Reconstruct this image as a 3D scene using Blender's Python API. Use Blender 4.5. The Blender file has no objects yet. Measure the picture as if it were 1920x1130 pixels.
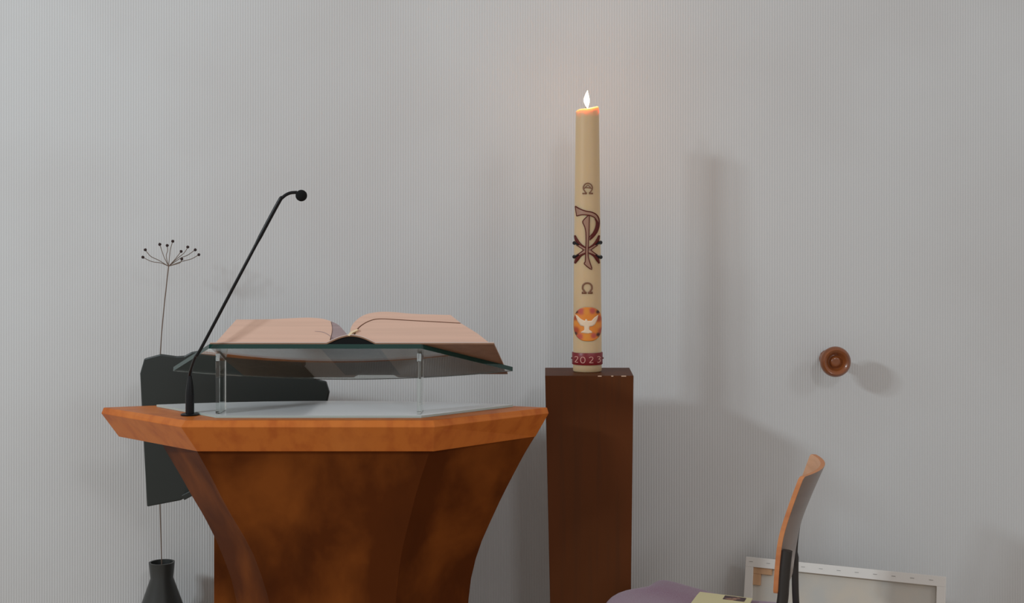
import bpy, bmesh, math, random
from mathutils import Vector, Matrix
random.seed(7)
C = bpy.context.scene.collection
S = bpy.context.scene
PI = math.pi

# ---------------------------------------------------------------- camera, world, lights, exposure
F = 2500.0                       # focal length in pixels of the 1920x1130 frame
VX, VY, EYE = 1022.0, 440.0, 1.50
cam_d = bpy.data.cameras.new('camera'); cam = bpy.data.objects.new('camera', cam_d); C.objects.link(cam)
cam.location = (0, 0, EYE); cam.rotation_euler = (PI/2, 0, 0)
cam_d.sensor_fit = 'HORIZONTAL'; cam_d.sensor_width = 36.0; cam_d.lens = F*36/1920
cam_d.shift_x = -(VX-960)/1920; cam_d.shift_y = -(565-VY)/1920
cam_d.clip_start = 0.05
S.camera = cam

w = bpy.data.worlds.new('world'); S.world = w; w.use_nodes = True
bgn = w.node_tree.nodes['Background']; bgn.inputs[0].default_value = (0.95, 0.90, 0.87, 1); bgn.inputs[1].default_value = 0.46

def area(name, loc, target, size, power, color):
    l = bpy.data.lights.new(name, 'AREA'); l.size = size; l.energy = power; l.color = color
    o = bpy.data.objects.new(name, l); C.objects.link(o); o.location = loc
    o.rotation_euler = (Vector(target)-Vector(loc)).to_track_quat('-Z', 'Y').to_euler(); return o
CT = Vector((0.128, 4.02, 1.886))          # top of the candle
def along(off, dist):                      # a lamp whose shadow of the candle lands off (metres at the wall, 0.33 m behind)
    return CT - Vector((off[0], 0.33, off[1])).normalized()*dist
area('window_light', along((0.392, -0.12), 6.0), (0.2, 4.3, 1.3), 0.36, 58, (0.82, 0.93, 1.0))
area('window_light', along((0.462, -0.145), 6.0), (0.2, 4.3, 1.3), 0.36, 66, (0.82, 0.93, 1.0))
area('ceiling_light', along((-0.070, -0.09), 5.5), (0.2, 4.3, 1.3), 0.5, 24, (0.92, 0.95, 1.0))
area('window_light', along((-0.30, -0.15), 6.0), (0.4, 4.3, 1.2), 0.9, 26, (0.84, 0.94, 1.0))

S.view_settings.view_transform = 'Standard'; S.view_settings.look = 'None'
S.view_settings.gamma = 1.0; S.view_settings.use_curve_mapping = False
S.view_settings.exposure = 0.0

# ---------------------------------------------------------------- helpers
def P(px, py, D): return Vector(((px-VX)/F*D, D, EYE-(py-VY)/F*D))
def X(px, D): return (px-VX)/F*D
def Z(py, D): return EYE-(py-VY)/F*D
def lerp(a, b, t): return a+(b-a)*t
def interp(x, xs, ys):
    if x <= xs[0]: return ys[0]
    for i in range(1, len(xs)):
        if x <= xs[i]: return lerp(ys[i-1], ys[i], (x-xs[i-1])/(xs[i]-xs[i-1]))
    return ys[-1]
def catmull(pts, n=8):
    pts = [Vector(p) for p in pts]; out = []
    for i in range(len(pts)-1):
        p0 = pts[max(i-1, 0)]; p1 = pts[i]; p2 = pts[i+1]; p3 = pts[min(i+2, len(pts)-1)]
        for k in range(n):
            t = k/n
            out.append(0.5*((2*p1)+(p2-p0)*t+(2*p0-5*p1+4*p2-p3)*t*t+(3*p1-p0-3*p2+p3)*t**3))
    out.append(pts[-1]); return out

def mat(name, col, rough=0.5, spec=0.5, metal=0.0, noise=None, bump=None, coat=0.0, sss=None, grain=None, sheen=0):
    m = bpy.data.materials.new(name); m.use_nodes = True; nt = m.node_tree; b = nt.nodes['Principled BSDF']
    b.inputs['Base Color'].default_value = (*col, 1); b.inputs['Roughness'].default_value = rough
    b.inputs['Specular IOR Level'].default_value = spec; b.inputs['Metallic'].default_value = metal
    b.inputs['Coat Weight'].default_value = coat
    if sheen: b.inputs['Sheen Weight'].default_value = sheen
    tc = nt.nodes.new('ShaderNodeTexCoord')
    def nz(scale3, sc, det=4, dist=0.0):
        mp = nt.nodes.new('ShaderNodeMapping'); mp.inputs['Scale'].default_value = scale3
        nt.links.new(tc.outputs['Object'], mp.inputs[0])
        n = nt.nodes.new('ShaderNodeTexNoise'); n.inputs['Scale'].default_value = sc; n.inputs['Detail'].default_value = det
        n.inputs['Distortion'].default_value = dist
        nt.links.new(mp.outputs[0], n.inputs['Vector']); return n
    prev = None
    for spec_ in ([noise] if noise else []) + (grain or []):
        sc3, sc, c2, lo, hi = spec_[:5]
        n = nz(sc3, sc, 5, spec_[5] if len(spec_) > 5 else 0)
        mr = nt.nodes.new('ShaderNodeMapRange'); mr.inputs[1].default_value = lo; mr.inputs[2].default_value = hi
        nt.links.new(n.outputs[0], mr.inputs[0])
        mx = nt.nodes.new('ShaderNodeMix'); mx.data_type = 'RGBA'
        nt.links.new(mr.outputs[0], mx.inputs['Factor'])
        if prev is None: mx.inputs['A'].default_value = (*col, 1)
        else: nt.links.new(prev, mx.inputs['A'])
        mx.inputs['B'].default_value = (*c2, 1); prev = mx.outputs['Result']
    if prev is not None: nt.links.new(prev, b.inputs['Base Color'])
    if bump:
        n = nz(bump[0], bump[1]); bp = nt.nodes.new('ShaderNodeBump')
        bp.inputs['Strength'].default_value = bump[2]; bp.inputs['Distance'].default_value = bump[3]
        nt.links.new(n.outputs[0], bp.inputs['Height']); nt.links.new(bp.outputs[0], b.inputs['Normal'])
    if sss:
        b.inputs['Subsurface Weight'].default_value = sss[0]; b.inputs['Subsurface Radius'].default_value = sss[1]
        b.inputs['Subsurface Scale'].default_value = sss[2]
    return m

M = {}
M['wall'] = mat('ribbed_wallpaper', (0.60, 0.60, 0.595), 0.85, 0.2, noise=((1, 1, 1), 1.3, (0.56, 0.55, 0.54), 0.4, 0.7))
M['floor'] = mat('floor', (0.52, 0.43, 0.35), 0.6, 0.3, noise=((1, 1, 1), 3, (0.46, 0.38, 0.30), 0.3, 0.7))
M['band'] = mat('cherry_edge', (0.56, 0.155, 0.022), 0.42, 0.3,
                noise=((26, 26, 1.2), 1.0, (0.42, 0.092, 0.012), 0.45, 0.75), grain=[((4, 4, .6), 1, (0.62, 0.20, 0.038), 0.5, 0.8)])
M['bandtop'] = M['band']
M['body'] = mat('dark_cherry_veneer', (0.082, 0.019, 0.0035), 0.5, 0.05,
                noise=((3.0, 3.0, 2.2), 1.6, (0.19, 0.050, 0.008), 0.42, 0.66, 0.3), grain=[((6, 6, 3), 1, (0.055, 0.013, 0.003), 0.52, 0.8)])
M['pedestal'] = mat('brown_stained_wood', (0.088, 0.026, 0.007), 0.5, 0.1,
                    noise=((5, 5, 1), 1.5, (0.105, 0.028, 0.007), 0.4, 0.7), grain=[((50, 50, 2), 1, (0.07, 0.024, 0.009), 0.5, 0.8)])
M['chip'] = mat('bare_wood_chip', (0.55, 0.36, 0.24), 0.7)
M['black'] = mat('black_plastic', (0.006, 0.006, 0.007), 0.35, 0.25)
M['foam'] = mat('black_foam', (0.008, 0.008, 0.008), 0.95, 0.2, bump=((1, 1, 1), 900, 0.5, 0.001))
M['blackmetal'] = mat('black_painted_metal', (0.020, 0.026, 0.024), 0.45, 0.5)
M['gunmetal'] = mat('dark_tube_metal', (0.05, 0.045, 0.042), 0.38, 0.5, metal=0.6)
M['page'] = mat('page_edges', (0.70, 0.465, 0.36), 0.85, 0.2, noise=((2, 2, 160), 1.0, (0.66, 0.44, 0.34), 0.45, 0.6))
M['page_shade'] = mat('page_edges_shaded', (0.36, 0.27, 0.27), 0.85, 0.2, noise=((2, 2, 160), 1.0, (0.31, 0.24, 0.24), 0.45, 0.6))  # greyer copy of the page edges, shade put into the colour
M['paper'] = mat('page_paper', (0.80, 0.76, 0.70), 0.8, 0.2)
M['ribbon'] = mat('cream_ribbon', (0.80, 0.62, 0.40), 0.6)
M['cover'] = mat('brown_leather_cover', (0.27, 0.145, 0.085), 0.6, 0.3, noise=((1, 1, 1), 40, (0.23, 0.12, 0.07), 0.4, 0.7))
M['board'] = mat('cover_edge', (0.62, 0.50, 0.44), 0.8)
M['wax'] = mat('candle_wax', (0.62, 0.45, 0.265), 0.45, 0.3, sss=(0.85, (0.026, 0.018, 0.010), 1.0))
M['darkred'] = mat('dark_red_wax', (0.10, 0.012, 0.008), 0.5, 0.2)
M['red'] = mat('red_wax_band', (0.19, 0.006, 0.010), 0.40)
M['tan'] = mat('tan_wax', (0.34, 0.18, 0.115), 0.5)
M['bronze'] = mat('bronze_wax', (0.20, 0.085, 0.04), 0.5)
M['pinkdig'] = mat('pink_digits', (0.62, 0.30, 0.24), 0.5)
M['dove'] = mat('cream_wax', (0.80, 0.60, 0.42), 0.5)
M['wick'] = mat('charred_wick', (0.02, 0.015, 0.012), 0.9)
M['orangewood'] = mat('beech_edge', (0.62, 0.24, 0.085), 0.45, noise=((1, 1, 30), 1, (0.50, 0.17, 0.06), 0.4, 0.7))
M['beech'] = mat('beech_face', (0.78, 0.42, 0.24), 0.42, 0.4, noise=((3, 3, 40), 1.5, (0.66, 0.34, 0.18), 0.42, 0.7, 0.5))
M['backface'] = mat('grey_brown_veneer', (0.20, 0.135, 0.105), 0.30, 0.5, noise=((2, 2, 20), 1.5, (0.17, 0.115, 0.09), 0.42, 0.7))
M['purple'] = mat('mauve_seat_fabric', (0.25, 0.135, 0.20), 0.95, 0.2, noise=((1, 1, 1), 420, (0.29, 0.20, 0.26), 0.4, 0.62), bump=((1, 1, 1), 500, 0.4, 0.001), sheen=0.3)
M['cream'] = mat('cream_booklet_cover', (0.78, 0.72, 0.42), 0.6)
M['photo'] = mat('dark_booklet_picture', (0.055, 0.02, 0.03), 0.4, noise=((1, 1, 1), 45, (0.42, 0.22, 0.14), 0.52, 0.62))
M['canvas'] = mat('raw_canvas_back', (0.60, 0.54, 0.46), 0.95, 0.1, noise=((1, 1, 1), 6, (0.50, 0.50, 0.48), 0.4, 0.7))
M['canvasedge'] = mat('white_primed_canvas', (0.78, 0.75, 0.71), 0.9, 0.1)
M['pine'] = mat('pine_stretcher', (0.60, 0.36, 0.20), 0.7, noise=((30, 4, 4), 1, (0.50, 0.28, 0.15), 0.4, 0.7))
M['staple'] = mat('steel_staple', (0.35, 0.33, 0.31), 0.4, metal=0.8)
M['turned'] = mat('turned_walnut', (0.26, 0.075, 0.018), 0.28, 0.5, noise=((1, 9, 1), 12, (0.15, 0.045, 0.014), 0.4, 0.7), coat=0.3)
M['stem'] = mat('dried_stem', (0.16, 0.11, 0.08), 0.8)
M['seed'] = mat('dried_seed_head', (0.035, 0.018, 0.016), 0.9)
M['vase'] = mat('dark_ceramic', (0.03, 0.032, 0.03), 0.35)

def glass_mat(name, col, edge=False):
    m = bpy.data.materials.new(name); m.use_nodes = True; b = m.node_tree.nodes['Principled BSDF']
    b.inputs['Base Color'].default_value = (*col, 1); b.inputs['Roughness'].default_value = 0.0 if not edge else 0.08
    b.inputs['IOR'].default_value = 1.5; b.inputs['Transmission Weight'].default_value = 1.0 if not edge else 0.25
    return m
M['glass'] = glass_mat('clear_float_glass', (0.90, 0.955, 0.93))
M['glassedge'] = glass_mat('green_glass_edge', (0.012, 0.055, 0.045), True)
M['basepane'] = mat('glass_painted_reflection', (0.93, 0.95, 0.96), 0.12, 0.4)  # near-white colour stands in for the wall mirrored in the glass
M['glassedge_light'] = glass_mat('pale_glass_edge', (0.55, 0.66, 0.62), True)

def finish(bm, name, m, parent=None, smooth=None, bevel=0, mats=None, subsurf=0):
    bmesh.ops.recalc_face_normals(bm, faces=bm.faces)
    me = bpy.data.meshes.new(name); bm.to_mesh(me); bm.free()
    o = bpy.data.objects.new(name, me); C.objects.link(o)
    for mm in (mats or [m]): me.materials.append(mm)
    if smooth is not None:
        for p in me.polygons: p.use_smooth = True
        me.set_sharp_from_angle(angle=math.radians(smooth))
    if bevel:
        b = o.modifiers.new('bevel', 'BEVEL'); b.width = bevel; b.segments = 2; b.limit_method = 'ANGLE'; b.angle_limit = math.radians(35)
    if subsurf:
        s = o.modifiers.new('subdivision', 'SUBSURF'); s.levels = subsurf; s.render_levels = subsurf
    if parent: o.parent = parent; o.matrix_parent_inverse = Matrix.Translation(-Vector(parent.location)) @ Matrix.Identity(4)
    return o
def thing(name, label, cat, loc):
    o = bpy.data.objects.new(name, None); o.empty_display_size = 0.1; C.objects.link(o); o.location = loc
    o['label'] = label; o['category'] = cat; return o
def tag(o, label, cat): o['label'] = label; o['category'] = cat; return o
def struct(o): o['kind'] = 'structure'; return o

def loft(rings, bm=None, cap=True, closed=True):
    bm = bm or bmesh.new(); R = [[bm.verts.new(p) for p in r] for r in rings]; n = len(R[0])
    for a, b in zip(R, R[1:]):
        for i in range(n if closed else n-1):
            j = (i+1) % n
            try: bm.faces.new((a[i], a[j], b[j], b[i]))
            except ValueError: pass
    if cap:
        bm.faces.new(list(reversed(R[0]))); bm.faces.new(R[-1])
    return bm
def box(bm, c, s, rot=None):
    r = bmesh.ops.create_cube(bm, size=1)
    for v in r['verts']:
        p = Vector((v.co.x*s[0], v.co.y*s[1], v.co.z*s[2]))
        if rot: p = rot @ p
        v.co = p+Vector(c)
    return bm
def tube(bm, pts, rad, n=14, cap=True):
    pts = [Vector(p) for p in pts]; rings = []
    up = None
    for i, p in enumerate(pts):
        d = (pts[min(i+1, len(pts)-1)]-pts[max(i-1, 0)]).normalized()
        if up is None:
            up = Vector((0, 1, 0)) if abs(d.y) < 0.9 else Vector((1, 0, 0))
        a = d.cross(up).normalized(); b = d.cross(a).normalized(); up = -b if False else up
        r = rad[i] if isinstance(rad, (list, tuple)) else rad
        rings.append([p+(a*math.cos(2*PI*k/n)+b*math.sin(2*PI*k/n))*r for k in range(n)])
    return loft(rings, bm, cap)
def lathe(bm, prof, c, n=48, axis='Z'):
    rings = []
    for r, h in prof:
        rings.append([Vector(c)+(Vector((r*math.cos(2*PI*k/n), r*math.sin(2*PI*k/n), h)) if axis == 'Z' else
                                 Vector((r*math.cos(2*PI*k/n), h, r*math.sin(2*PI*k/n)))) for k in range(n)])
    return loft(rings, bm, True)
def prism(bm, poly, z0, z1):
    return loft([[Vector((x, y, z0)) for x, y in poly], [Vector((x, y, z1)) for x, y in poly]], bm)

# ---------------------------------------------------------------- the room
WD = 4.35                                   # the ribbed wall
bm = bmesh.new(); per = 0.0083; k = 6; x0, x1 = -3.6, 3.6; n = int((x1-x0)/per*k)
lo = []; hi = []
for i in range(n+1):
    x = x0+(x1-x0)*i/n; y = WD-0.0010*(math.cos(2*PI*x/per)*0.5+0.5)
    lo.append(bm.verts.new((x, y, 0))); hi.append(bm.verts.new((x, y, 3.0)))
for i in range(n): bm.faces.new((lo[i], lo[i+1], hi[i+1], hi[i]))
bk0 = bm.verts.new((x0, WD+0.1, 0)); bk1 = bm.verts.new((x1, WD+0.1, 0)); bk2 = bm.verts.new((x1, WD+0.1, 3)); bk3 = bm.verts.new((x0, WD+0.1, 3))
bm.faces.new((bk1, bk0, bk3, bk2)); bm.faces.new((bk0, lo[0], hi[0], bk3)); bm.faces.new((bk1, bk2, hi[-1], lo[-1]))
struct(finish(bm, 'wall_back', M['wall'], smooth=60))
bm = bmesh.new(); box(bm, (0.0, 2.2, -0.05), (7.2, 4.5, 0.1)); struct(finish(bm, 'floor', M['floor']))
bm = bmesh.new(); box(bm, (0.0, WD-0.012, 0.04), (7.2, 0.018, 0.08)); struct(finish(bm, 'baseboard_back', M['canvasedge'], bevel=0.002))

# ---------------------------------------------------------------- the lectern
Zt = EYE-0.487; Z1 = EYE-0.503; Z2 = EYE-0.575
XC = -0.62
def arc(xl, xr, d, sag, n=14):              # points from right to left along the bowed back edge
    return [(lerp(xr, xl, i/n), d+sag*(1-(2*i/n-1)**2)) for i in range(1, n)]
def hexa(fl, fr, r, l, sag):
    return [fl, fr, r] + arc(l[0], r[0], r[1], sag) + [l]
t = thing('lectern', 'wooden lectern with bright orange-brown top edge and dark curved reddish-brown body', 'lectern', (XC, 3.72, 0))
levels = [
    (hexa((-0.944, 3.502), (-0.293, 3.502), (0.006, 3.763), (-1.246, 3.763), 0.115), Zt),
    (hexa((-0.953, 3.490), (-0.289, 3.490), (0.011, 3.760), (-1.252, 3.760), 0.125), Z1),
    (hexa((-0.923, 3.540), (-0.296, 3.540), (-0.027, 3.800), (-1.215, 3.800), 0.06), Z2)]
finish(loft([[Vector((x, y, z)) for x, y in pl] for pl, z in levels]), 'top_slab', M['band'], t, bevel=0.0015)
FLy = [846, 857, 895, 933, 964, 1002, 1040, 1078, 1116, 1160, 1250, 1500]
FLx = [369, 376, 397, 416, 433, 456, 476, 490, 502, 512, 522, 525]
Ly = [800, 850, 897, 928, 966, 1009, 1047, 1088, 1126, 1170, 1250, 1500]
Lx = [285, 314, 342, 359, 382, 404, 420, 435, 443, 452, 460, 462]
Ry = [818, 847, 892, 933, 974, 1012, 1047, 1085, 1128, 1170, 1250, 1500]
Rx = [1003, 985, 961, 940, 921, 904, 892, 883, 878, 874, 872, 872]
FRy = [846, 892, 933, 974, 1012, 1047, 1085, 1128, 1170, 1250, 1500]
FRx = [806, 790, 778, 768, 758, 751, 746, 742, 738, 736, 736]
rings = []
for i in range(33):
    q = i/32; z = lerp(Z2, 0.08, q)
    df = 3.55+0.07*min(1, (Z2-z)/0.42)**0.8; ds = 3.80-0.03*min(1, (Z2-z)/0.42)
    yf = VY+(EYE-z)*F/df; ys = VY+(EYE-z)*F/ds
    pl = hexa((X(interp(yf, FLy, FLx), df), df), (X(interp(yf, FRy, FRx), df), df),
              (X(interp(ys, Ry, Rx), ds), ds), (X(interp(ys, Ly, Lx), ds), ds), 0.05)
    rings.append([Vector((x, y, z)) for x, y in pl])
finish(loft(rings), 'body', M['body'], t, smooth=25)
bm = bmesh.new(); prism(bm, [(X(401, 3.86), 3.86), (X(401, 3.86), 3.90), (-0.30, 3.90), (-0.30, 3.86)], 0.0, 0.90)
finish(bm, 'back_panel', M['body'], t, bevel=0.002)
bm = bmesh.new(); prism(bm, [(-0.80, 3.60), (-0.34, 3.60), (-0.24, 3.86), (-0.84, 3.86)], 0.0, 0.081)
finish(bm, 'plinth', M['body'], t, bevel=0.003)

# glass book stand on the lectern
t = thing('glass_book_stand', 'clear glass stand with tilted green-edged plate on the lectern top', 'book stand', (-0.6, 3.7, Zt))
def plate(poly, ztop_f, ztop_b, edge, name, thick, slope=0.0, y0=0, sheet=None):
    """horizontal or tilted sheet of glass; its rim faces take the edge glass"""
    bm = bmesh.new()
    top = [bm.verts.new((x, y, ztop_f-slope*(y-y0))) for x, y in poly]
    bot = [bm.verts.new((x, y+ (0.36*thick if slope else 0)*-1, ztop_f-slope*(y-y0)-thick)) for x, y in poly]
    bm.faces.new(top); bm.faces.new(list(reversed(bot)))
    n = len(poly)
    for i in range(n):
        f = bm.faces.new((top[i], bot[i], bot[(i+1) % n], top[(i+1) % n])); f.material_index = 1
    return finish(bm, name, None, t, mats=[sheet or M['glass'], edge])
gp = 0.006
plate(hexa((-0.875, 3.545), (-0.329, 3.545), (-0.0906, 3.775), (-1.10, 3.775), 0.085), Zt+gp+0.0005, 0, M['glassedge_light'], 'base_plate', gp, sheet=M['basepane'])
SL = 0.362; ZF = Z(645, 3.545)
plate(hexa((-0.893, 3.545), (-0.329, 3.545), (-0.0915, 3.775), (-1.052, 3.775), 0.095), ZF, 0, M['glassedge'], 'reading_plate', 0.0115, SL, 3.545)
for xa in (-0.8835, -0.3435):
    bm = bmesh.new()
    for dx, wd in ((0.0, 0.0115),):
        ya, yb = 3.575, 3.645
        pts = []
        for (x, y) in ((xa, ya), (xa+wd, ya), (xa+wd, yb), (xa, yb)):
            pts.append((Vector((x, y, Zt+gp+0.001)), Vector((x, y, ZF-0.0125-0.004-SL*(y-3.545)))))
        loft([[p[0] for p in pts], [p[1] for p in pts]], bm)
    sp = finish(bm, 'support', M['glass'], t, bevel=0.0008)

# ---------------------------------------------------------------- open book on the tilted plate
ang = math.atan(SL)
U = Vector((1, 0, 0)); W = Vector((0, math.cos(ang), -math.sin(ang))); N = Vector((0, math.sin(ang), math.cos(ang)))
O = Vector((0, 3.548, ZF-SL*0.003+0.0006))
def B(px, py, w_=0.0):
    """book coordinates: a pixel on the head face -> point in the book's own tilted frame"""
    return O+U*((px-VX)/F*3.55)+N*max(0.0, (644.5-py)/662.0)+W*w_+U*(w_*0.085)
DEP = 0.325
t = thing('open_book', 'large thick open book with pinkish page edges lying on the tilted glass plate', 'book', (X(655, 3.55), 3.7, ZF-0.05))
def slab(profile, name, m, d0, d1, parent, smooth=30):
    n = len(profile)
    return finish(loft([[B(x, y, d0) for x, y in profile], [B(x, y, d1) for x, y in profile]]), name, m, parent, smooth=smooth)
# cover: two boards and an arched spine between them
cov = [(394, 644.4), (612, 644.4)] + [(v.x, v.y) for v in catmull([(612, 644.4, 0), (636, 634, 0), (657, 630, 0), (680, 634, 0), (704, 644.4, 0)], 5)][1:-1] + [(704, 644.4), (926, 644.4)]
covu = [(x, y-2.4) for x, y in reversed(cov)]
slab(cov+covu, 'cover', M['cover'], 0.0, DEP+0.004, t)
slab([(x, y-2.3) for x, y in cov]+[(x, y-3.6) for x, y in reversed(cov)], 'endpaper', M['board'], -0.0008, DEP+0.0045, t)
slab([(600, 644.4)]+[(x, y+0.1) for x, y in cov if 612 <= x <= 704]+[(712, 644.4)], 'spine_hollow_shade', M['foam'], 0.004, 0.30, t)  # black fill painting the shade in the hollow under the arched spine
cm = lambda p, n=6: [(v.x, v.y) for v in catmull([(a, b, 0) for a, b in p], n)]
left = cm([(402, 641.6), (420, 620), (438, 598.5)], 3) + cm([(439, 598), (500, 597.5), (545, 595.5), (575, 594.5), (600, 596.5), (616, 600.5)]) \
    + cm([(617, 602), (620, 618), (616, 640)], 4) + [(612, 641.6)]
slab(left, 'page_block', M['page'], 0.006, DEP, t)
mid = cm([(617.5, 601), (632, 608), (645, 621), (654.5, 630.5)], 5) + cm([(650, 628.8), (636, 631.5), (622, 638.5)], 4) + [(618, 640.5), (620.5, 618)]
slab(mid, 'page_section', M['page_shade'], 0.008, DEP-0.002, t)  # fanned pages, their shading painted as a greyer tone
right_low = cm([(704, 641.6), (684, 631.8), (664, 626.5)], 4) + cm([(666, 620), (676, 609.5), (692, 600.8), (712, 597.6), (760, 600), (864, 605.5)]) + [(895, 624), (918, 641.6)]
slab(right_low, 'page_block', M['page'], 0.006, DEP, t)
right_up = cm([(656, 626.5), (655.5, 615), (663, 602), (680, 590), (705, 584.6), (735, 584.6), (775, 588), (843, 590)]) + [(862, 604.3)] \
    + cm([(760, 598.8), (712, 596.4), (692, 599.4), (675, 608.2), (663, 620), (660, 627)])
slab(right_up, 'page_section', M['page'], 0.004, DEP-0.002, t)
slab(cm([(588, 619.6), (604, 621), (616, 627), (623, 634)], 4)+cm([(623, 635), (616, 628), (604, 621.8), (588, 620)], 4), 'page_section', M['page_shade'], 0.0052, 0.03, t)  # thin line in the shaded page colour, marks a split in the pages
slab([(651, 628.5), (656, 622), (669, 616.5), (670, 619), (661, 623), (655, 629.5)], 'ribbon', M['ribbon'], -0.001, 0.05, t)

# ---------------------------------------------------------------- gooseneck microphone
t = thing('gooseneck_microphone', 'slim black gooseneck microphone standing on the left of the lectern top', 'microphone', (X(356, 3.60), 3.60, Zt))
c = Vector((X(356, 3.60), 3.60, Zt))
finish(lathe(bmesh.new(), [(0.0, 0.0005), (0.024, 0.0005), (0.0245, 0.003), (0.022, 0.005), (0.0, 0.005)][1:-1], c, 32), 'base_flange', M['black'], t, smooth=40)
finish(lathe(bmesh.new(), [(0.0115, 0.005), (0.0115, 0.055), (0.0095, 0.078), (0.0065, 0.097), (0.0050, 0.108)], c, 24), 'sleeve', M['black'], t, smooth=50)
neck = catmull([P(356, 703, 3.60), P(359, 690, 3.58), P(367, 668, 3.545), P(378, 651, 3.525), P(450, 515, 3.5), P(518, 387, 3.5), P(530, 370, 3.5), P(543, 362, 3.5), P(557, 360.5, 3.5)], 10)
rad = [0.0050 if i < 8 else (0.0054 if 44 < i < 58 else 0.0043) for i in range(len(neck))]
finish(tube(bmesh.new(), neck, rad), 'neck', M['black'], t, smooth=60)
bm = bmesh.new(); bmesh.ops.create_uvsphere(bm, u_segments=28, v_segments=18, radius=0.0152)
for v in bm.verts: v.co = v.co+P(565, 366.5, 3.5)
finish(bm, 'windscreen', M['foam'], t, smooth=60)

# ---------------------------------------------------------------- pedestal
t = thing('pedestal', 'tall dark brown square wooden pedestal carrying the candle', 'pedestal', (0.13, 4.02, 0))
ped = [((0.0, 3.90), (0.259, 3.90), (0.262, 4.137), (0.0, 4.137)), ((0.024, 3.902), (0.246, 3.902), (0.246, 4.125), (0.024, 4.125))]
ZP = EYE-0.412
pm = finish(loft([[Vector((x, y, 0)) for x, y in ped[1]], [Vector((x, y, ZP)) for x, y in ped[0]]]), 'column', M['pedestal'], t, bevel=0.0015)
for a, b_ in ((1121, 1128), (1146, 1150), (1165, 1174)):
    bm = bmesh.new(); box(bm, ((X(a, 3.9)+X(b_, 3.9))/2, 3.9005, ZP-0.0012), (X(b_, 3.9)-X(a, 3.9), 0.004, 0.0028))
    finish(bm, 'paint_chip', M['chip'], t)

# ---------------------------------------------------------------- paschal candle
CX, CY = 0.1275, 4.02
t = thing('candle', 'tall lit cream candle with Chi-Rho, dove emblem and red 2023 band on the pedestal', 'candle', (CX, CY, ZP))
ZC = Z(203, 4.0); R0, R1 = 0.0432, 0.0350
def cr(z): return lerp(R0, R1, ((z-ZP)/(ZC-ZP))**1.3 if z > ZP else 0)
bm = bmesh.new(); n = 64; rings = []
def rim(a):   # height of the uneven rim: high right, melted left
    return 0.0055*math.cos(a)+0.001*math.cos(3*a+1)
zs = [ZP+0.0005, ZP+0.004] + [lerp(ZP+0.02, ZC-0.03, i/24) for i in range(25)]
rings.append([Vector((CX+(R0-0.003)*math.cos(2*PI*k/n), CY+(R0-0.003)*math.sin(2*PI*k/n), ZP+0.0005)) for k in range(n)])
for z in zs[1:]: rings.append([Vector((CX+cr(z)*math.cos(2*PI*k/n), CY+cr(z)*math.sin(2*PI*k/n), z)) for k in range(n)])
for dr, dz in ((0.0, -0.012), (0.0, -0.005), (-0.0015, -0.001), (-0.004, 0.0), (-0.007, -0.002), (-0.011, -0.006), (-0.018, -0.009), (-0.028, -0.010), (-0.033, -0.010)):
    rings.append([Vector((CX+(R1+dr)*math.cos(2*PI*k/n), CY+(R1+dr)*math.sin(2*PI*k/n), ZC+rim(2*PI*k/n)*(1 if dr > -0.012 else 0.2)+dz)) for k in range(n)])
finish(loft(rings, bm), 'wax_body', M['wax'], t, smooth=60)
fl = Vector((X(1101, 4.02), CY, 0))
finish(tube(bmesh.new(), [Vector((CX-0.001, CY, ZC-0.011)), Vector((CX-0.002, CY, ZC-0.002)), Vector((CX-0.005, CY-0.001, ZC+0.006))], 0.0013, 8), 'wick', M['wick'], t, smooth=60)
em = bpy.data.materials.new('flame'); em.use_nodes = True; b = em.node_tree.nodes['Principled BSDF']
b.inputs['Base Color'].default_value = (0, 0, 0, 1); b.inputs['Emission Color'].default_value = (1.0, 0.74, 0.50, 1); b.inputs['Emission Strength'].default_value = 7.0
zf0 = Z(203.5, 4.02)
prof = [(0.0008, 0), (0.0035, 0.007), (0.0078, 0.016), (0.0092, 0.024), (0.0080, 0.033), (0.0045, 0.043), (0.0018, 0.051), (0.0003, 0.055)]
fb = lathe(bmesh.new(), [(r, z) for r, z in prof], (CX-0.0005, CY, zf0), 24)
for v in fb.verts: v.co.x += -0.0035*math.sin((v.co.z-zf0)/0.055*PI)*0.8 + 0.001; v.co.y = CY+(v.co.y-CY)*0.8
fo = finish(fb, 'flame', em, t, smooth=60, subsurf=1)
for kk in range(1):
    l = bpy.data.lights.new('flame_light', 'POINT'); l.energy = 2.8; l.color = (1.0, 0.47, 0.19); l.shadow_soft_size = 0.012
    lo_ = bpy.data.objects.new('flame_light', l); C.objects.link(lo_); lo_.parent = t; lo_.location = (0.0, 0, zf0+0.030-ZP)
fo.visible_shadow = True

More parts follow.
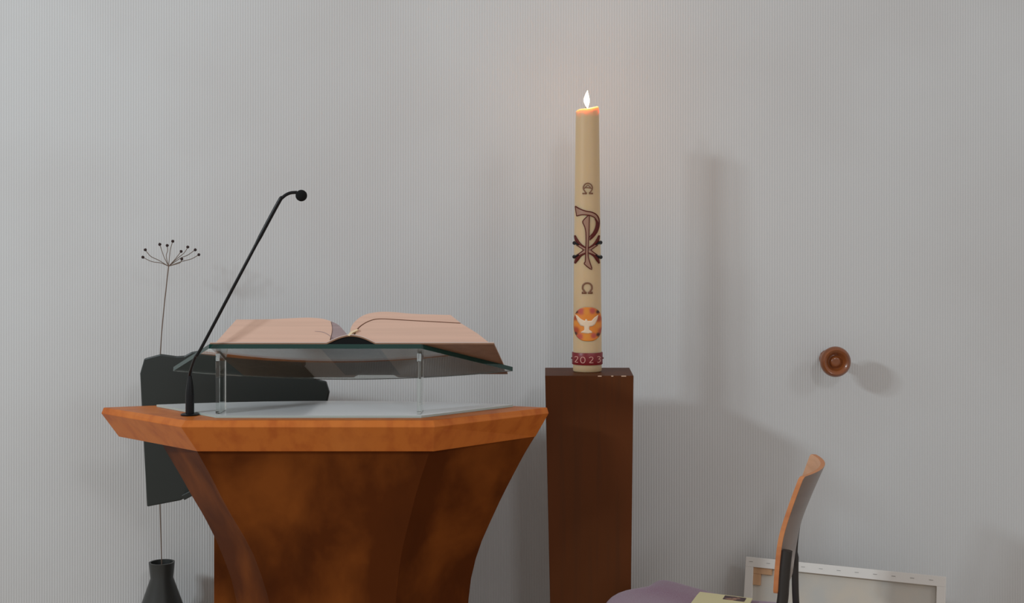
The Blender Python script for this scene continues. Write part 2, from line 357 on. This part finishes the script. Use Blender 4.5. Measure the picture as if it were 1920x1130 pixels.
# decorations wrapped on the wax
AXP = VX+CX*F/4.0
def wrap(px, py, lift=0.0008):
    z = Z(py, 3.98); r = cr(z); u = (px-AXP)*3.985/F/ r
    u = max(-0.985, min(0.985, u)); a = math.asin(u)
    return Vector((CX+(r+lift)*math.sin(a), CY-(r+lift)*math.cos(a), z))
def wrapmesh(bm, name, m, lift, parent, th=0.0012, mats=None, smooth=50):
    for v in bm.verts: v.co = wrap(v.co.x, v.co.y, lift)
    o = finish(bm, name, m, parent, smooth=smooth, mats=mats)
    me = o.data       # faces must look outward
    s = o.modifiers.new('solid', 'SOLIDIFY'); s.thickness = th; s.offset = 0
    return o
def stroke(bm, pts, wd, n=6, z=0):
    pts = catmull([(x, y, 0) for x, y in pts], n) if n else [Vector((x, y, 0)) for x, y in pts]
    L = []; K = len(pts)
    for i, p in enumerate(pts):
        d = (pts[min(i+1, K-1)]-pts[max(i-1, 0)]).normalized(); q = Vector((-d.y, d.x, 0))
        ww = wd if not isinstance(wd, (list, tuple)) else interp(i/(K-1), [j/(len(wd)-1) for j in range(len(wd))], wd)
        L.append((bm.verts.new(p+q*ww/2), bm.verts.new(p), bm.verts.new(p-q*ww/2)))
    for a, b in zip(L, L[1:]):
        bm.faces.new((a[0], a[1], b[1], b[0])); bm.faces.new((a[1], a[2], b[2], b[1]))
def fillp(bm, poly):
    vs = [bm.verts.new((x, y, 0)) for x, y in poly]; f = bm.faces.new(vs)
    r = bmesh.ops.triangulate(bm, faces=[f])
    for _ in range(2):
        bmesh.ops.subdivide_edges(bm, edges=[e for e in bm.edges if e.calc_length() > 2.0], cuts=1)
        bmesh.ops.triangulate(bm, faces=[q for q in bm.faces if len(q.verts) > 3])
A7 = lambda p: [(1040+x/5.65, 320+y/5.65) for x, y in p]
A8 = lambda p: [(1040+x/5.385, 510+y/5.385) for x, y in p]
# alpha and omega
bm = bmesh.new()
stroke(bm, A7([(336, 236), (322, 222), (305, 196), (304, 168), (320, 142), (349, 132), (378, 142), (395, 168), (394, 196), (377, 222), (362, 236)]), 2.0)
stroke(bm, A7([(294, 240), (338, 240)]), 2.6, 2); stroke(bm, A7([(360, 240), (402, 240)]), 2.6, 2); stroke(bm, A7([(308, 190), (325, 178), (372, 182), (392, 190)]), 1.6)
stroke(bm, A7([(322, 175), (349, 152), (378, 178)]), 1.3)
tag_part = wrapmesh(bm, 'alpha_symbol', M['bronze'], 0.0008, t)
bm = bmesh.new()
stroke(bm, A8([(308, 206), (296, 188), (282, 168), (284, 136), (302, 116), (327, 110), (352, 116), (370, 136), (372, 168), (358, 188), (347, 206)]), 2.9)
stroke(bm, A8([(273, 208), (320, 208)]), 4.0, 2); stroke(bm, A8([(333, 208), (380, 208)]), 4.0, 2)
wrapmesh(bm, 'omega_symbol', M['bronze'], 0.0008, t)
# Chi-Rho
chi = None
bm = bmesh.new()
bow_o = [(222, 374), (270, 404), (330, 427), (395, 440), (440, 467), (464, 510), (467, 570), (448, 640), (410, 695), (368, 732)]
bow_i = [(366, 700), (405, 655), (430, 600), (438, 545), (425, 503), (395, 482), (360, 470), (300, 465), (265, 470), (235, 478)]
fillp(bm, A7(bow_o+bow_i))
stemp = [(352, 474), (297, 535), (316, 590), (328, 650), (330, 750), (327, 830), (325, 900), (322, 960), (315, 990), (390, 1046), (366, 960), (352, 900), (352, 830), (355, 750), (360, 680), (362, 600), (364, 478)]
fillp(bm, A7(stemp))
mx = lambda p: [(686-x, y) for x, y in p]
ul = [(216, 682), (250, 738), (290, 785), (335, 818), (345, 838), (305, 838), (260, 805), (222, 775)]
ll = [(216, 984), (240, 940), (285, 890), (335, 862), (343, 842), (305, 845), (260, 872), (222, 900)]
for a in (ul, ll): fillp(bm, A7(a)); fillp(bm, A7(mx(a)))
chi = wrapmesh(bm, 'chi_rho_fill', M['tan'], 0.0009, t, 0.0012)
bm = bmesh.new()
stroke(bm, A7(bow_o), 1.9); stroke(bm, A7(bow_i), 1.5); stroke(bm, A7([(222, 374), (228, 420), (236, 478)]), 1.0)
stroke(bm, A7(stemp+[stemp[0]]), 1.4, 3)
stroke(bm, A7([(425, 505), (450, 560), (440, 625), (405, 680), (372, 722)]), [1.5, 4.6, 5.0, 4.2, 2.4])
for f in (lambda p: p, mx):
    stroke(bm, A7(f([(217, 684), (236, 735), (275, 780), (330, 818)])), [2.0, 5.5, 3.5, 2.0])
    stroke(bm, A7(f([(217, 982), (238, 940), (275, 898), (325, 872)])), [2.0, 6.0, 4.0, 2.0])
    stroke(bm, A7(f([(235, 788), (275, 815), (302, 838), (275, 866), (238, 892)])), 1.5)
wrapmesh(bm, 'chi_rho_outline', M['darkred'], 0.0016, t, 0.0016)
for x, y, dx, dy in ((208, 765, 52, 22), (480, 760, -52, 26), (208, 911, 52, -20), (480, 915, -52, -24)):
    a = wrap(*A7([(x+ (14 if dx > 0 else -14), y)])[0], 0.002); b2 = wrap(*A7([(x+dx, y+dy)])[0], 0.002)
    side = 1 if dx < 0 else -1
    head = Vector((CX+side*(cr(a.z)-0.0005), CY-0.012, Z(A7([(x, y)])[0][1], 4.0)))
    bm = bmesh.new(); bmesh.ops.create_uvsphere(bm, u_segments=16, v_segments=10, radius=0.0058)
    for v in bm.verts: v.co = v.co+head
    tube(bm, [head, a, b2], [0.0052, 0.0044, 0.0014], 10)
    finish(bm, 'wax_nail', M['black'], t, smooth=60)
# dove emblem on an orange and red ground
cx_, cy_, ha, hb = 335, 525, 140, 171
bm = bmesh.new(); G = 44; grid = {}
cl = bm.verts.layers.float_color.new('col')
def col_at(x, y):
    d = (x-cx_)/ha; e = (y-cy_)/hb
    base = Vector((0.74, 0.225, 0.02))
    def spot(sx, sy, r, c, a=1.0):
        nonlocal base
        q = math.exp(-(((x-sx)/r)**2+((y-sy)/r)**2)**2)*a; base = base*(1-q)+Vector(c)*q
    for s in ((265, 395, 38), (378, 390, 34), (255, 650, 34), (390, 640, 30)): spot(*s, (0.50, 0.075, 0.05))
    for s in ((205, 470, 34), (470, 600, 40), (215, 590, 40), (440, 470, 36)): spot(*s, (0.42, 0.055, 0.012))
    for s in ((318, 400, 30), (320, 650, 34), (210, 510, 24), (430, 540, 26)): spot(*s, (0.72, 0.27, 0.03), .8)
    for s in ((220, 402, 20), (433, 402, 22), (215, 622, 18), (436, 632, 22)): spot(*s, (0.05, 0.008, 0.008))
    return base
for i in range(G+1):
    for j in range(G+1):
        u, v = 2*i/G-1, 2*j/G-1
        # square to superellipse
        m_ = max(abs(u), abs(v)); 
        if m_ > 0:
            ln = (abs(u)**2.6+abs(v)**2.6)**(1/2.6); uu, vv = u*m_/ln, v*m_/ln
        else: uu = vv = 0
        x, y = cx_+uu*ha, cy_+vv*hb
        q = bm.verts.new((*A8([(x, y)])[0], 0)); q[cl] = (*col_at(x, y), 1); grid[i, j] = q
for i in range(G):
    for j in range(G): bm.faces.new((grid[i, j], grid[i+1, j], grid[i+1, j+1], grid[i, j+1]))
mm = bpy.data.materials.new('emblem_wax'); mm.use_nodes = True
at = mm.node_tree.nodes.new('ShaderNodeVertexColor'); at.layer_name = 'col'
mm.node_tree.links.new(at.outputs[0], mm.node_tree.nodes['Principled BSDF'].inputs['Base Color']); mm.node_tree.nodes['Principled BSDF'].inputs['Roughness'].default_value = 0.45
wrapmesh(bm, 'orange_emblem', mm, 0.0008, t, 0.001)
bm = bmesh.new()
fillp(bm, A8([(210, 428), (234, 440), (264, 472), (298, 488), (307, 487), (307, 477), (316, 472), (326, 479), (330, 491), (368, 489), (400, 455), (436, 432), (425, 480), (402, 528), (376, 546), (348, 549), (346, 580), (372, 598), (376, 611), (330, 618), (266, 611), (268, 602), (298, 583), (296, 548), (262, 540), (235, 500), (222, 460)]))
wrapmesh(bm, 'dove_emblem', M['dove'], 0.0016, t, 0.001)
# year band
zb0, zb1 = Z(684, 3.985), Z(661.5, 3.985)
rb = cr(zb0)+0.0032
bm = lathe(bmesh.new(), [(rb-0.004, zb0-ZP), (rb-0.0006, zb0-ZP), (rb, zb0-ZP+0.0012), (rb, zb1-ZP-0.0012), (rb-0.0006, zb1-ZP), (rb-0.004, zb1-ZP)], (CX, CY, ZP), 64)
band = finish(bm, 'year_band', M['red'], t, smooth=50)
for s in (-1, 1):
    bm = bmesh.new(); bmesh.ops.create_uvsphere(bm, u_segments=12, v_segments=8, radius=0.0028)
    for v in bm.verts: v.co = v.co+Vector((CX+s*rb, CY-0.004, (zb0+zb1)/2))
    finish(bm, 'band_bead', M['darkred'], t, smooth=60)
A6 = lambda p: [(1060+x/18.83, 650+y/18.83) for x, y in p]
two = [(0, 30), (25, 5), (60, 0), (92, 20), (95, 60), (70, 110), (30, 165), (5, 200)]
def digit(segs, ox, oy, wd=1.45):
    bm = bmesh.new()
    for s, nn in segs: stroke(bm, A6([(x+ox, y+oy) for x, y in s]), wd, nn)
    wrapmesh(bm, 'year_digit', M['pinkdig'], 0.0037, t, 0.0008)
digit([(two, 4), ([(5, 200), (105, 200)], 2)], 365, 352)
digit([([(75, 0), (30, 15), (5, 70), (5, 130), (30, 190), (75, 205), (120, 190), (145, 130), (145, 70), (120, 15), (75, 0)], 4)], 548, 360)
digit([([(x*1.25, y) for x, y in two], 4), ([(5, 200), (135, 200)], 2)], 830, 358)
digit([([(0, 10), (50, 0), (85, 20), (90, 55), (60, 85), (35, 92)], 4), ([(35, 92), (80, 105), (105, 145), (90, 185), (45, 205), (5, 195)], 4)], 1098, 350)

# ---------------------------------------------------------------- chair
f = Vector((-0.963, 0.270, 0)); s = Vector((0.270, 0.963, 0))       # forward and sideways of the sitter
t = thing('chair', 'chair with curved orange-brown plywood back and mauve seat, facing left', 'chair', (0.50, 3.92, 0))
NY = [893, 950, 1005, 1055, 1113]; NX = [1498, 1477, 1460, 1453, 1449]
DN = 3.523
NXc = catmull([(a, b, 0) for a, b in zip(NY, NX)], 10)
def back_pt(q, v, off):     # q 0 near .. 1 far, v 0 bottom .. 1 top
    py = lerp(1113, 893, v); base = P(interp(py, [c_.x for c_ in NXc], [c_.y for c_ in NXc]), py, DN)
    bul = lerp(0.018, 0.041, v)*(1-(2*q-1)**2)
    return base + s*(0.384*q) - f*(bul+off)
bm = bmesh.new(); nq, nv = 80, 24; front = {}; back = {}
for i in range(nq+1):
    for j in range(nv+1):
        q, v = i/nq, j/nv
        # rounded corners at the top and bottom
        e = min(q, 1-q)*0.40; cut = max(0, 0.009-e); dv = (0.009-math.sqrt(max(0, 0.009**2-cut**2)))/0.32
        vv = v*(1-dv*2)+dv if True else v
        front[i, j] = bm.verts.new(back_pt(q, vv, 0)); back[i, j] = bm.verts.new(back_pt(q, vv, 0.0135))
for i in range(nq):
    for j in range(nv):
        bm.faces.new((front[i, j], front[i+1, j], front[i+1, j+1], front[i, j+1])).material_index = 1
        bm.faces.new((back[i, j+1], back[i+1, j+1], back[i+1, j], back[i, j])).material_index = 2
for i in range(nq):
    bm.faces.new((front[i, 0], back[i, 0], back[i+1, 0], front[i+1, 0])); bm.faces.new((front[i, nv], front[i+1, nv], back[i+1, nv], back[i, nv]))
for j in range(nv):
    bm.faces.new((front[0, j], front[0, j+1], back[0, j+1], back[0, j])); bm.faces.new((front[nq, j], back[nq, j], back[nq, j+1], front[nq, j+1]))
finish(bm, 'backrest', None, t, smooth=40, mats=[M['orangewood'], M['beech'], M['backface']], bevel=0.0012)
# seat cushion: waterfall front on the left, dipping towards the back
SB = Vector((0.715, 3.710, 0))
def seat_z(u): return interp(u, [0, 0.077, 0.211, 0.278, 0.355, 0.42, 0.49, 0.53, 0.56], [0.438, 0.437, 0.438, 0.444, 0.456, 0.467, 0.479, 0.477, 0.448])
def umax(a): return interp(a, [-0.206, -0.18, -0.10, -0.03, 0.01, 0.04, 0.06, 0.155], [0.515, 0.54, 0.555, 0.555, 0.545, 0.515, 0.478, 0.462])
rings = []; prof_n = 28
for i in range(prof_n+1):
    tt = i/prof_n; ring = []
    for a, dz in ((-1, -0.045), (-1.0, -0.02), (-0.97, -0.006), (-0.85, 0), (-0.4, -0.002), (-0.15, -0.003), (0.05, -0.003), (0.22, -0.003), (0.33, -0.002), (0.6, -0.002), (0.70, -0.002), (0.745, -0.007), (0.76, -0.02), (0.76, -0.045)):
        aa = a*0.206; u = tt*umax(aa)
        ring.append(SB+f*u+s*aa+Vector((0, 0, seat_z(0.56*tt)+dz)))
    rings.append(ring)
finish(loft(rings), 'seat', M['purple'], t, smooth=60, subsurf=1)
near = [back_pt(0.02, v, 0.0135+0.0115) for v in (0.37, 0.2, 0.0)]
near += [Vector((near[-1].x-0.004, near[-1].y, 0.44)), Vector((0.69, 3.53, 0.25)), Vector((0.73, 3.50, 0.012))]
bm = bmesh.new(); tube(bm, catmull(near, 8), 0.0150, 18); finish(bm, 'upright', M['gunmetal'], t, smooth=60)
far = [back_pt(0.93, v, 0.0135+0.007) for v in (0.58, 0.35, 0.1)]
far += [Vector((X(1492, 3.86), 3.86, Z(1122, 3.86))), Vector((X(1500, 3.86), 3.86, 0.36)), Vector((0.79, 3.87, 0.012))]
bm = bmesh.new(); tube(bm, catmull(far, 8), [0.0065]*17+[0.010]*24, 14); finish(bm, 'upright', M['gunmetal'], t, smooth=60)
for a in (-0.17, 0.17):
    p0 = SB+f*0.42+s*a; bm = bmesh.new()
    tube(bm, [p0+Vector((0, 0, 0.415)), p0+f*0.02+Vector((0, 0, 0.22)), p0+f*0.03+Vector((0, 0, 0.0125))], 0.012, 14); finish(bm, 'leg', M['gunmetal'], t, smooth=60)
bm = bmesh.new()
for a in (-0.16, 0.16): tube(bm, [SB+f*0.02+s*a+Vector((0, 0, 0.385)), SB+f*0.43+s*a+Vector((0, 0, 0.405))], 0.011, 12)
finish(bm, 'seat_frame', M['gunmetal'], t, smooth=60)
# booklet on the seat
t = thing('booklet', 'cream booklet with small dark picture lying on the mauve chair seat', 'booklet', (0.50, 3.80, 0.445))
e1 = Vector((0.953, -0.302, -0.042)).normalized(); e2 = Vector((-0.302, -0.953, 0)).normalized(); n3 = e1.cross(e2); n3 = n3 if n3.z > 0 else -n3
A0 = Vector((X(1311, 3.907), 3.907, 0.4545))
def rbox(name, u0, u1, v0, v1, h0, h1, m, bev=0.0):
    pts = [A0+e1*u+e2*v for u, v in ((u0, v0), (u1, v0), (u1, v1), (u0, v1))]
    return finish(loft([[p+n3*h0 for p in pts], [p+n3*h1 for p in pts]]), name, m, t, bevel=bev)
rbox('cover', 0, 0.157, 0, 0.216, -0.004, 0.001, M['cream'], 0.002)
rbox('pages', 0.001, 0.154, 0.003, 0.213, -0.0090, -0.0041, M['paper'])
rbox('picture', 0.078, 0.140, 0.010, 0.050, 0.0012, 0.0018, M['photo'])

# ---------------------------------------------------------------- stretched canvas leaning at the wall
t = thing('stretched_canvas', 'back of a white stretched canvas leaning on the wall behind the chair', 'canvas', (1.0, 4.4, 0))
TL = Vector((X(1401, 4.30), 4.30, Z(1043, 4.30)))
ex = Vector((0.905, -0.405, 0)).normalized()
hn = Vector((-ex.y, ex.x, 0)); 
if hn.y < 0: hn = -hn
lean = 0.21
ez = (Vector((0, 0, 1))+hn*lean).normalized()
H_ = (TL.z-0.004)/ez.z
TH = 0.016
nrm = ex.cross(ez).normalized(); 
if nrm.y > 0: nrm = -nrm
Wc = 0.62
def cbox(name, u0, u1, v0, v1, h0, h1, m, bev=0.001, par=None):
    pts = [TL+ex*u-ez*v for u, v in ((u0, v0), (u1, v0), (u1, v1), (u0, v1))]
    return finish(loft([[p+nrm*h0 for p in pts], [p+nrm*h1 for p in pts]]), name, m, par or t, bevel=bev)
cbox('canvas_sheet', 0.002, Wc-0.002, 0.002, H_-0.002, -0.001, 0.001, M['canvas'], 0)
sb = 0.030
for nm, a in (('stretcher_bar', (0, Wc, 0, sb)), ('stretcher_bar', (0, Wc, H_-sb, H_)), ('stretcher_bar', (0, sb*0.85, sb, H_-sb)), ('stretcher_bar', (Wc-sb*0.85, Wc, sb, H_-sb))):
    cbox(nm, *a, 0.001, TH, M['canvasedge'])
cbox('corner_block', sb*0.85, 0.085, sb, sb+0.020, 0.0015, 0.010, M['pine'])
cbox('corner_block', sb*0.85, 0.050, sb+0.020, sb+0.055, 0.0015, 0.009, M['pine'])
for i in range(11):
    u = 0.012+i*0.056
    cbox('staple', u, u+0.012, 0.013, 0.0145, TH, TH+0.0008, M['staple'], 0)

# ---------------------------------------------------------------- turned knob on the wall
kc = (X(1569, 4.22), 4.22, Z(679, 4.22))
t = thing('turned_wooden_knob', 'round turned brown wooden knob with dished centre sticking out of the wall', 'knob', (kc[0], WD-0.002, kc[2]))
prof = [(0.006, 0.012), (0.012, 0.0115), (0.0165, 0.014), (0.019, 0.021), (0.023, 0.022), (0.027, 0.014), (0.033, 0.004), (0.041, 0.001), (0.048, 0.008), (0.0512, 0.020), (0.049, 0.033), (0.041, 0.043), (0.028, 0.049)]
prof = [(a*0.955, b*0.955) for a, b in prof]
finish(lathe(bmesh.new(), prof, kc, 56, 'Y'), 'knob_head', M['turned'], t, smooth=60)
finish(lathe(bmesh.new(), [(0.026, 0.045), (0.018, 0.065), (0.016, 0.09), (0.020, 0.112), (0.030, 0.120), (0.030, 0.1275)], kc, 40, 'Y'), 'shank', M['turned'], t, smooth=50)

# ---------------------------------------------------------------- black stand behind the lectern
t = thing('music_stand', 'black stand with broad angular desk behind the left half of the lectern', 'music stand', (-0.95, 4.20, 0))
out = [(262, 700), (270, 672), (300, 664), (330, 668), (345, 667), (358, 660), (372, 657.5), (430, 662), (520, 676), (562, 684), (598, 712), (611, 715), (617, 735), (612, 760), (560, 820), (357, 928), (338, 938), (275, 950)]
def sp(px, py, off): D = 4.06+(py-650)/2500*0.35; return P(px, py, D)+Vector((0, off, 0.0))
finish(loft([[sp(x, y, 0) for x, y in out], [sp(x, y, 0.018) for x, y in out]]), 'desk', M['blackmetal'], t, bevel=0.004)
finish(loft([[sp(x, y, -0.03) for x, y in ((345, 925), (560, 812), (566, 820), (350, 934))], [sp(x, y, 0.0) for x, y in ((345, 925), (560, 812), (566, 820), (350, 934))]]), 'lip', M['blackmetal'], t, bevel=0.002)
bm = bmesh.new(); tube(bm, [Vector((-0.95, 4.20, 0.12)), Vector((-0.95, 4.20, 0.95)), Vector((-0.95, 4.11, 1.0))], 0.012, 14); finish(bm, 'post', M['blackmetal'], t, smooth=50)
for a in (30, 150, 270):
    d = Vector((math.cos(math.radians(a)), math.sin(math.radians(a)), 0)); bm = bmesh.new()
    tube(bm, [Vector((-0.95, 4.20, 0.16)), Vector((-0.95, 4.20, 0.010))+d*0.25], 0.009, 12); finish(bm, 'leg', M['blackmetal'], t, smooth=50)

# ---------------------------------------------------------------- dried flower stalk in a floor vase
vx, vy = X(300, 4.18), 4.20
t = thing('dried_flower_stalk', 'thin dried flower stalk with round dark seed heads by the wall at left', 'dried flower', (vx, vy, 0.31))
DF = 4.16; hub = P(316, 499, DF)
bm = bmesh.new(); tube(bm, catmull([Vector((vx, vy, 0.45)), P(297, 800, 4.19), P(302, 640, 4.17), hub], 8), 0.0017, 8); finish(bm, 'stem', M['stem'], t, smooth=60)
ends = [((342, 490), (362, 485), (376, 477)), ((338, 484), (352, 478), (366, 468)), ((330, 485), (342, 474), (349, 463)), ((328, 488), (336, 480), (343, 471)), ((318, 480), (320, 465), (324, 452)),
        ((306, 482), (300, 470), (296, 458)), ((300, 488), (286, 480), (276, 468)), ((302, 493), (284, 490), (268, 482)), ((310, 480), (311, 470), (310, 460)), ((335, 494), (342, 491), (344, 485))]
for i, (a, b_, c_) in enumerate(ends):
    dy = (i % 3-1)*0.02
    pts = catmull([hub, P(*a, DF)+Vector((0, dy*.5, 0)), P(*b_, DF)+Vector((0, dy, 0)), P(*c_, DF)+Vector((0, dy, 0))], 6)
    bm = bmesh.new(); tube(bm, pts, 0.0011, 6); rr = finish(bm, 'ray', M['stem'], t, smooth=60)
    bm = bmesh.new(); bmesh.ops.create_icosphere(bm, subdivisions=2, radius=0.0048)
    for v in bm.verts: v.co = v.co*(1+random.uniform(-.12, .12))+pts[-1]
    finish(bm, 'seed_head', M['seed'], t, smooth=60)
bm = lathe(bmesh.new(), [(0.07, 0.0005), (0.085, 0.02), (0.095, 0.15), (0.07, 0.32), (0.035, 0.42), (0.04, 0.47), (0.034, 0.47), (0.028, 0.42), (0.03, 0.30)], (vx, vy, 0), 36)
tag(finish(bm, 'floor_vase', M['vase'], smooth=50), 'dark floor vase holding the dried stalk behind the lectern', 'vase')
